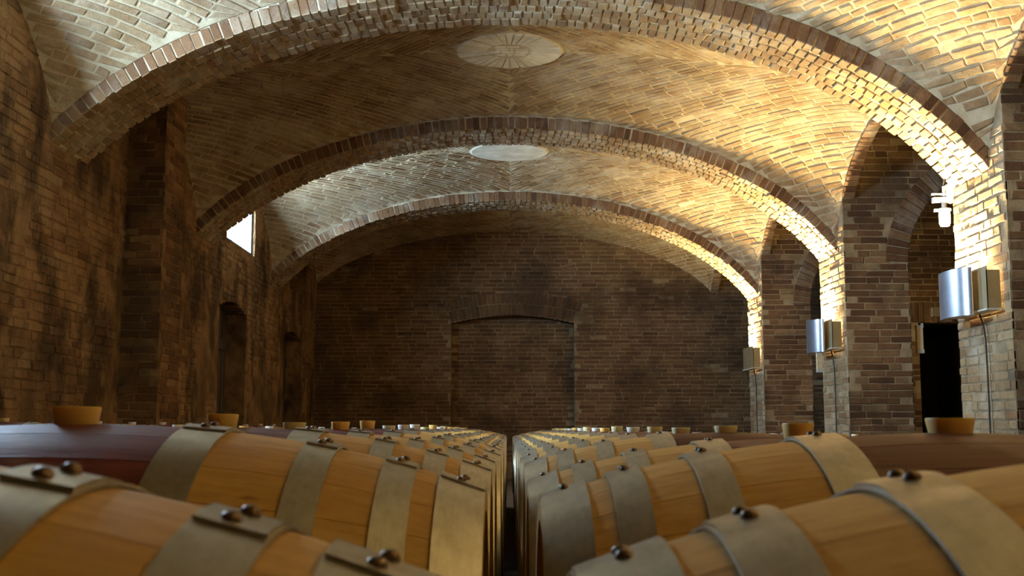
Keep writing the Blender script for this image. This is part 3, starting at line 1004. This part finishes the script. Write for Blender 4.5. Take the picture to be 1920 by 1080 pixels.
# passage behind the doorway, its darkness painted as near-black surfaces
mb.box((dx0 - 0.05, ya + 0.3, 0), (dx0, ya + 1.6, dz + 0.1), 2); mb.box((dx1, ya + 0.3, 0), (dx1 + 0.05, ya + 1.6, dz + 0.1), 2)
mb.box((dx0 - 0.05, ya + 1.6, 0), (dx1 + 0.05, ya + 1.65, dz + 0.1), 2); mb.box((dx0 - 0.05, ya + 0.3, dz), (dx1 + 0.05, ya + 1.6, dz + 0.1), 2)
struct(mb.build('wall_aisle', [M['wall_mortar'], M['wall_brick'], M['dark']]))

# ------------------------------------------------------------------ wall uplighters
def uplighter(k, label, vis=True, power=1.0):
    y0 = (P[k] + 0.035) * R; y1 = (P[k] + 0.235) * R
    zb = Zm(0.243); zt = Zm(0.330)
    root = thing('wall_lamp', label, 'wall lamp', (R - 0.022, (y0 + y1) / 2, zb), group='metal uplighters on the right-hand piers')
    ox, oy, oz = root.location
    hl = (y1 - y0) / 2; h = zt - zb
    # box body against the wall, open at the top
    mb = MB()
    d = 0.10
    mb.box((-d, -hl, 0.0), (-d + 0.006, hl, h))                 # front sheet
    mb.box((-d, -hl, 0.0), (0, -hl + 0.006, h - 0.03))                 # near end
    mb.box((-d, hl - 0.006, 0.0), (0, hl, h - 0.085))                   # far end
    mb.build('housing', M['brass'], root)
    mb = MB()
    mb.box((-d - 0.012, -hl - 0.012, -0.012), (0, hl + 0.01, 0.0))
    mb.build('base_plate', M['white_edge'], root)
    # curved aluminium shield on the hall side
    mb = MB()
    n = 22
    for (ra, rb) in ((0.0, 0.004),):
        V = []
        ya, yb_ = -hl * 0.62, hl * 0.98
        for i in range(n + 1):
            t = math.pi * (0.06 + 0.94 * i / n)
            yy = (ya + yb_) / 2 - (yb_ - ya) / 2 * math.cos(t)
            xx = -d - 0.02 - 0.13 * math.sin(t) ** 0.8 if i < n else -d - 0.002
            for zz in (-0.035, h + 0.01):
                V.append((xx, yy, zz)); V.append((xx + 0.006, yy, zz))
        f = []
        for i in range(n):
            a = 4 * i; b = a + 4
            f += [(a, a + 2, b + 2, b), (a + 1, b + 1, b + 3, a + 3), (a + 2, a + 3, b + 3, b + 2), (a, b, b + 1, a + 1)]
        f += [(0, 1, 3, 2), (4 * n, 4 * n + 2, 4 * n + 3, 4 * n + 1)]
        mb.add(V, f)
    if vis:
        mb.build('shield', M['aluminium'], root, smooth=math.radians(40))
    mb = MB()
    mb.cyl((-d * 0.5, -hl + 0.05, h - 0.075), (-d * 0.5, hl - 0.05, h - 0.075), 0.016, n=16)
    mb.build('lamp_tube', M['bulb'], root)
    # cable hanging down the pier
    mb = MB()
    pts = [(-0.03, -0.03, -0.01), (-0.012, -0.05, -0.10), (-0.008, -0.07, -0.22), (-0.008, -0.075, -0.5), (-0.008, -0.07, -oz + 0.05)]
    mb.tube(pts, 0.007)
    mb.build('cable', M['cable'], root)
    L = bpy.data.lights.new('uplight', 'AREA')
    L.shape = 'RECTANGLE'; L.size = d * 0.6; L.size_y = 0.26; L.spread = math.radians(142)
    L.energy = LAMP_W * power; L.color = LAMP_COL
    lo = bpy.data.objects.new('uplight', L)
    COL.objects.link(lo)
    lo.parent = root
    lo.location = (-d * 0.38, 0.21, h - 0.048)
    lo.rotation_euler = (math.pi, 0, 0)
    return root
uplighter(3, 'large metal wall lamp with curved silver shield, on the nearest right-hand pier')
uplighter(4, 'metal wall lamp with curved silver shield on the middle right-hand pier')
uplighter(5, 'smallest metal wall lamp, on the farthest right-hand pier beside the end wall', False)
uplighter(2, 'added fill lamp on the pier beside the viewer, outside the picture', True, 0.5)  # unseen lamp added to brighten and warm the near barrels
uplighter(1, 'added fill lamp on the pier behind the viewer, outside the picture', True, 1.05)  # unseen lamp added to light the camera-facing barrel sides

# lantern on a bracket behind the first pier
yl = (P[3] + T) * R + 0.10
xl = (1772 - 955) / 2200 * (yl * math.cos(PITCH) + 0.47 * R * math.sin(PITCH))
zl = Zm(0.478)
root = thing('hanging_lantern', 'small glowing glass lantern on a white bracket beside the nearest right-hand pier', 'lantern', (xl, yl, zl))
mb = MB(); mb.lathe([(0.001, -0.075), (0.035, -0.07), (0.045, -0.045), (0.047, 0.02), (0.044, 0.05)], (0, 0, 0), n=24); mb.build('glass_jar', M['lantern_glass'], root, smooth=True)
mb = MB(); mb.lathe([(0.05, 0.05), (0.055, 0.055), (0.055, 0.07), (0.02, 0.085), (0.02, 0.15), (0.001, 0.15)], (0, 0, 0), n=24)
mb.box((-0.085, -0.01, 0.048), (0.0, 0.01, 0.07)); mb.box((-0.095, -0.02, 0.125), (0.03, 0.02, 0.165)); mb.build('fitting', M['white_edge'], root)
mb = MB(); mb.box((-0.10, -0.012, 0.185), (R - xl + 0.02, 0.012, 0.20)); mb.cyl((0, 0, 0.14), (0, 0, 0.26), 0.010); mb.cyl((0.10, 0, 0.13), (0.10, 0, 0.26), 0.010)
mb.box((R - xl - 0.02, -0.11, 0.12), (R - xl + 0.03, 0.03, 0.27)); mb.build('bracket', M['white_edge'], root)
mb = MB()
pts = [(0.0 + 0.055 - 0.055 * math.cos(t), 0, 0.26 + 0.11 * math.sin(t)) for t in np.linspace(0, math.pi, 12)]
mb.tube(pts, 0.006); mb.build('cable', M['cable'], root)
L = bpy.data.lights.new('lantern_light', 'POINT'); L.energy = 26.0; L.color = (1.0, 0.80, 0.42); L.shadow_soft_size = 0.05
lo = bpy.data.objects.new('lantern_light', L); COL.objects.link(lo); lo.parent = root; lo.location = (0, 0.02, -0.11)
def copy_tree(o, parent=None):
    c = o.copy()
    COL.objects.link(c)
    if parent is not None:
        c.parent = parent
    for ch in list(o.children):
        copy_tree(ch, c)
    return c
for kk in (4, 2):  # unseen lantern copies, added to brighten the aisle walls
    c = copy_tree(root)
    c.location = (1.13 * R, (P[kk] + T) * R + 0.12, zl)
    c['label'] = 'added glass lantern lighting the side aisle, hidden behind the ' + ('middle right-hand pier' if kk == 4 else 'wall beside the viewer')

def unproj(px, py, Y):
    cx = (px - 955) / F; cy = (540 - py) / F
    y = math.cos(PITCH) - cy * math.sin(PITCH); z = math.sin(PITCH) + cy * math.cos(PITCH)
    return cx / y * Y, z / y * Y + CZ

# two narrow cream fixtures
def cream_box(px0, px1, py0, py1, Y, label):
    xa, zt = unproj(px0, py0, Y); xb, zb = unproj(px1, py1, Y)
    root = thing('junction_box', label, 'junction box', ((xa + xb) / 2, Y, zb), group='narrow cream boxes on the right-hand masonry')
    w = (xb - xa) / 2; h = zt - zb
    mb = MB(); mb.box((-w, 0, 0.04), (w * 0.8, 0.05, h - 0.035)); mb.build('body', M['cream'], root)
    mb = MB(); mb.box((-w, -0.004, 0), (w, 0.055, 0.04)); mb.build('end_cap', M['white_edge'], root)
    mb = MB(); mb.box((-w, -0.004, h - 0.035), (w, 0.055, h - 0.01)); mb.box((w * 0.3, -0.004, h - 0.01), (w * 0.9, 0.03, h + 0.012))
    mb.build('end_cap', M['white_edge'], root)
cream_box(1719, 1734, 608, 662, P[4] * R + 0.10, 'narrow cream box on the left jamb of the archway with the black doorway')
cream_box(1532, 1546, 659, 698, (P[4] + T) * R + 0.02, 'narrow cream box just below the lamp on the middle right-hand pier')

# emergency light over the black doorway
xa, zt = unproj(1745, 577, ya); xb, zb = unproj(1786, 594, ya)
root = thing('emergency_light', 'small grey box with a green indicator above the black doorway', 'emergency light', ((xa + xb) / 2, ya - 0.012, zb))
w = (xb - xa) / 2
mb = MB(); mb.box((-w, -0.05, 0), (w, 0, zt - zb)); mb.build('case', M['grey_box'], root)
mb = MB(); mb.cyl((0, -0.058, (zt - zb) * 0.75), (0, -0.045, (zt - zb) * 0.75), 0.02); mb.build('indicator', M['green_led'], root)

# ------------------------------------------------------------------ barrels
BL = 0.475           # half length
RB, RH = 0.345, 0.268
def rad(x):
    t = abs(x) / BL
    return RB - (RB - RH) * (0.82 * t ** 2 + 0.18 * t ** 4)

def body_bm(ns=30, nx=28):
    mb = MB()
    edges = []
    widths = 0.8 + 0.4 * np.random.RandomState(3).rand(ns)
    a = np.concatenate([[0], np.cumsum(widths)]) / widths.sum() * 2 * math.pi
    xs = np.linspace(-BL, BL, nx + 1)
    tones = np.random.RandomState(5).rand(ns)
    for s in range(ns):
        a0, a1 = a[s], a[s + 1]
        gap = 0.0025
        angs = [(a0, -0.0008), (a0 + gap, 0), (a0 + (a1 - a0) / 3, 0.0), (a0 + 2 * (a1 - a0) / 3, 0.0), (a1 - gap, 0), (a1, -0.0008)]
        V = []
        for x in xs:
            for an, dr in angs:
                r = rad(x) + dr
                V.append((x, r * math.sin(an), r * math.cos(an)))
        m = len(angs)
        f = [(i * m + j, i * m + j + 1, (i + 1) * m + j + 1, (i + 1) * m + j) for i in range(nx) for j in range(m - 1)]
        # chime: inner lip at both ends
        mb.add(V, f, 0, tones[s])
    for sgn in (-1, 1):
        mb.lathe([(RH, sgn * BL), (RH - 0.022, sgn * BL), (RH - 0.026, sgn * (BL - 0.035))], (0, 0, 0), axis='x', n=60)
    return mb

def hoop_bm(xc, w, lap_side=-1, n=96, th=0.0020):
    """metal band with a riveted overlap at the top"""
    mb = MB()
    x0, x1 = xc - w / 2, xc + w / 2
    V = []; 
    lap0 = math.radians(-7.5)
    span = math.radians(13)
    def rr(x, extra):
        # band is a straight cone resting on the staves
        r0, r1 = rad(x0), rad(x1)
        return r0 + (r1 - r0) * (x - x0) / w + 0.0012 + extra
    for i in range(n):
        a = 2 * math.pi * i / n
        for x, e in ((x0, 0), (x0, th), (x1, th), (x1, 0)):
            r = rr(x, e)
            V.append((x, r * math.sin(a), r * math.cos(a)))
    f = []
    for i in range(n):
        j = (i + 1) % n
        for q in range(4):
            p = (q + 1) % 4
            f.append((4 * i + q, 4 * i + p, 4 * j + p, 4 * j + q))
    mb.add(V, f)
    # overlap
    V = []; m = 8
    for i in range(m + 1):
        a = lap0 + span * i / m
        tp = 1 - (i / m) if lap_side < 0 else i / m
        tp = min(1.0, tp * 2.5)
        for x, e in ((x0 + 0.0008, th * 0.5), (x0 + 0.0008, th + (th + 0.0004) * tp), (x1 - 0.0008, th + (th + 0.0004) * tp), (x1 - 0.0008, th * 0.5)):
            r = rr(x, e)
            V.append((x, r * math.sin(a), r * math.cos(a)))
    f = [(0, 3, 2, 1), (4 * m, 4 * m + 1, 4 * m + 2, 4 * m + 3)]
    for i in range(m):
        for q in range(4):
            p = (q + 1) % 4
            f.append((4 * i + q, 4 * i + p, 4 * (i + 1) + p, 4 * (i + 1) + q))
    mb.add(V, f)
    riv = []
    for da in ((2.2, 6.6) if lap_side < 0 else (5.0, 9.5)):
        a = lap0 + math.radians(da)
        r = rr(xc, 2 * th)
        riv.append((xc + (0.002 if da > 3 else -0.002), r * math.sin(a), r * math.cos(a), a))
    return mb, riv

def rivet_bm(x, y, z, a):
    mb = MB()
    prof = [(0.0054, -0.001), (0.0052, 0.0018), (0.004, 0.0038), (0.002, 0.0046), (0.0001, 0.0048)]
    mb.lathe(prof, (0, 0, 0), n=14)
    V = np.concatenate(mb.v)
    ca, sa_ = math.cos(a), math.sin(a)
    V2 = np.stack([V[:, 0], V[:, 1] * ca + V[:, 2] * sa_, -V[:, 1] * sa_ + V[:, 2] * ca], -1) + [x, y, z]
    mb.v = [V2]
    return mb

HOOPS = [(0.160, 0.050), (0.292, 0.036), (0.381, 0.036), (0.4495, 0.051)]
HOOPS = [(s * x, w) for s in (-1, 1) for x, w in HOOPS]

def bung_bm(top, up):
    mb = MB()
    rt = top / 2
    mb.lathe([(0.0001, -0.02), (rt * 0.80, -0.02), (rt * 0.86, 0.0), (rt * 0.985, up - 0.002), (rt * 0.96, up), (rt * 0.86, up), (rt * 0.84, up - 0.0015), (0.0001, up - 0.0015)], (0, 0, 0), n=40)
    return mb

def head_bm(s):
    mb = MB()
    n = 60
    r = RH - 0.020
    x = s * (BL - 0.032)
    V = [(x, 0, 0)] + [(x, r * math.cos(2 * math.pi * i / n), r * math.sin(2 * math.pi * i / n)) for i in range(n)]
    V += [(x - s * 0.02, r * math.cos(2 * math.pi * i / n), r * math.sin(2 * math.pi * i / n)) for i in range(n)]
    f = [(0, 1 + i, 1 + (i + 1) % n) for i in range(n)] + [(1 + i, 1 + n + i, 1 + n + (i + 1) % n, 1 + (i + 1) % n) for i in range(n)]
    mb.add(V, f)
    return mb

def make_barrel(lap):
    root = thing('wine_barrel', '', 'barrel')
    body_bm().build('staves', [M['oak']], root, smooth=math.radians(30))
    for s in (-1, 1):
        head_bm(s).build('barrel_head', M['head'], root)
    for xc, w in HOOPS:
        mb, riv = hoop_bm(xc, w, lap)
        h = mb.build('hoop', M['hoop'], root, smooth=math.radians(35))
        for r in riv:
            rivet_bm(*r).build('rivet', M['rivet'], h, smooth=True)
    b = bung_bm(0.056, 0.021).build('bung', M['bung_amber'], root, smooth=math.radians(40))
    b.location = (0, 0, RB - 0.001)
    return root

def copy_tree(o, parent=None):
    c = o.copy()
    COL.objects.link(c)
    if parent is not None:
        c.parent = parent
        c.matrix_parent_inverse = o.matrix_parent_inverse.copy()
    for ch in list(o.children):
        copy_tree(ch, c)
    return c

def merged_barrel_mesh():
    """far barrels: the same shapes in one mesh"""
    mb = MB()
    def absorb(src, slot, off=(0, 0, 0)):
        V = np.concatenate(src.v) + np.array(off)
        n0 = mb.n
        mb.v.append(V)
        mb.f += [tuple(i + n0 for i in f) for f in src.f]
        mb.m += [slot] * len(src.f); mb.t += src.t
        mb.n += len(V)
    absorb(body_bm(30, 16), 0)
    for s in (-1, 1): absorb(head_bm(s), 1)
    for xc, w in HOOPS:
        h, riv = hoop_bm(xc, w, -1, n=48)
        absorb(h, 2)
        for r in riv: absorb(rivet_bm(*r), 3)
    return mb

PURPLE = (0.125, 0.028, 0.020, 1); BROWN = (0.12, 0.042, 0.016, 1)
PROTO = {'left': make_barrel(-1), 'right': make_barrel(1)}
used = {}
bung_meshes = {}
def bung_mesh(mat, up):
    key = (mat, round(up, 4))
    if key not in bung_meshes:
        o = bung_bm(0.056, up).build('bung', M[mat], None, smooth=math.radians(40))
        bung_meshes[key] = o.data
        bpy.data.objects.remove(o)
    return bung_meshes[key]

ORD = ['nearest', 'second', 'third', 'fourth', 'fifth', 'sixth', 'seventh', 'eighth', 'ninth', 'tenth', 'eleventh', 'twelfth']
ROWS = {
    # x of the bung, near y, spacing, top height relative to the camera, side
    'L1': (-0.502, 0.600, 0.0, 'left'), 'R1': (0.510, 0.690, -0.010, 'right'),
    'L2': (-1.565, 0.63, 0.002, 'left'), 'R2': (1.575, 0.66, -0.045, 'right'),
    'L3': (-2.650, 0.55, 0.036, 'left'), 'R3': (2.660, 0.60, -0.058, 'right')}
YS = {'L1': [0.590, 1.370, 2.078, 2.782, 3.488, 4.192, 4.90], 'R1': [0.662, 1.366, 2.070, 2.776, 3.480, 4.186, 4.89]}
ZS = {'L1': [0.000, 0.0065, 0.004, -0.001, -0.001, 0.003, 0.0], 'R1': [-0.006, -0.004, -0.016, -0.007, -0.012, -0.010, -0.01]}
BU = {'L1': [('bung_amber', .021), ('bung_amber', .0205), ('bung_amber', .0235), ('bung_cream', .018), ('bung_amber', .024), ('bung_amber', .028), ('bung_white', .016)],
      'R1': [('bung_amber', .02), ('bung_amber', .018), ('bung_amber', .0275), ('bung_cream', .016), ('bung_cream', .018), ('bung_cream', .02), ('bung_white', .02)]}
rr = np.random.RandomState(11)
mergedL = None
rail_spec = {}
def barrel_x_edge(i):
    return 0

for row, (bx, yn, zo, side) in ROWS.items():
    inner = row.endswith('1'); mid = row.endswith('2')
    ys = list(YS.get(row, [yn]))
    while ys[-1] < 13.0:
        ys.append(ys[-1] + 0.7065 + (rr.rand() - 0.5) * 0.006)
    ymin = 0.0 if inner else (3.0 if mid else 5.6)
    lo_z = 99
    for i, y in enumerate(ys):
        if y < ymin:
            continue
        dz = ZS[row][i] if (row in ZS and i < len(ZS[row])) else zo + (rr.rand() - 0.5) * 0.008
        mat, up = BU[row][i] if (row in BU and i < len(BU[row])) else \
            (['bung_white', 'bung_cream', 'bung_amber', 'bung_white'][rr.randint(4)], 0.015 + 0.012 * rr.rand())
        jx = (rr.rand() - 0.5) * 0.012 if i > 1 else (-0.008 if i == 0 and row == 'L1' else 0)
        loc = (bx + jx, y, CZ + dz - RB)
        near = inner and i < 11
        if near:
            if side not in used:
                b = PROTO[side]; used[side] = True
            else:
                b = copy_tree(PROTO[side])
            for ch in b.children:
                if ch.name.startswith('bung'):
                    ch.data = bung_mesh(mat, up)
                if ch.name.startswith('staves'):
                    v = 0.8 + 0.5 * rr.rand()
                    base = PURPLE if side == 'left' else BROWN
                    ch.color = tuple(c * v for c in base[:3]) + (1,)
            b.location = loc
            b.rotation_euler.x = math.radians((rr.rand() - 0.5) * 2.5) if i > 1 else 0.0
            if i == 0:
                lab = 'light oak barrel cropped by the bottom %s corner, nearest in the %s-hand row' % (side, side)
            elif i == 1:
                if side == 'left':
                    lab = 'large oak barrel with dark wine-red middle and whitish smears at the left picture edge'
                else:
                    lab = 'large oak barrel with dark brown middle and amber bung at the right picture edge'
            else:
                lab = 'oak barrel with metal hoops, %s from the front in the row left of the gap' % ORD[i] if side == 'left' else \
                      'oak barrel with metal hoops, %s from the front in the row right of the gap' % ORD[i]
            b['label'] = lab
            b['category'] = 'barrel'
            b['group'] = 'wine barrels in the two rows beside the central gap'
        else:
            if mergedL is None:
                mergedL = {}
            if mat not in mergedL:
                mbm = merged_barrel_mesh()
                sb = bung_bm(0.056, 0.020)
                V = np.concatenate(sb.v) + np.array([0, 0, RB - 0.001])
                n0 = mbm.n
                mbm.v.append(V); mbm.f += [tuple(q + n0 for q in f) for f in sb.f]; mbm.m += [4] * len(sb.f); mbm.t += sb.t; mbm.n += len(V)
                o = mbm.build('wine_barrel', [M['oak'], M['head'], M['hoop'], M['rivet'], M[mat]], None, smooth=math.radians(35))
                mergedL[mat] = o.data
                bpy.data.objects.remove(o)
            o = bpy.data.objects.new('wine_barrel', mergedL[mat])
            COL.objects.link(o)
            o.location = loc
            v = 0.8 + 0.5 * rr.rand()
            base = PURPLE if side == 'left' else BROWN
            o.color = tuple(c * v for c in base[:3]) + (1,)
            if inner:
                if i == len(ys) - 1:
                    tag(o, 'last and smallest oak barrel at the far end of the row %s of the gap' % side, 'barrel',
                        'far wine barrels in the %s inner row' % side)
                else:
                    tag(o, 'tiny far oak barrel with shining hoops in the row %s of the gap' % side, 'barrel',
                        'far wine barrels in the %s inner row' % side)
            elif mid:
                tag(o, 'oak barrel mostly hidden behind the inner row, middle row of the %s side' % side, 'barrel',
                    'wine barrels in the middle %s row' % side)
            else:
                tag(o, 'oak barrel near the %s wall, only its pale bung peeping over nearer rows' % side, 'barrel',
                    'wine barrels in the row along the %s wall' % side)
        lo_z = min(lo_z, loc[2])
        y_last = y
    y_first = max(ymin, ys[0]) - 0.35
    # timber rails carrying the row
    for q, dx in enumerate((-0.238, 0.238)):
        zt = lo_z - rad(0.208) - 0.001
        mb = MB(); mb.box((-0.03, 0, 0), (0.03, y_last + 0.4 - y_first, zt))
        o = mb.build('timber_rail', M['timber'], None, loc=(bx + dx, y_first, 0))
        tag(o, 'long timber rail under the %s %s row of barrels, %s of its pair' % ({'1': 'inner', '2': 'middle', '3': 'outer'}[row[1]], side, 'left' if dx < 0 else 'right'), 'barrel rail', 'timber rails under the barrels')
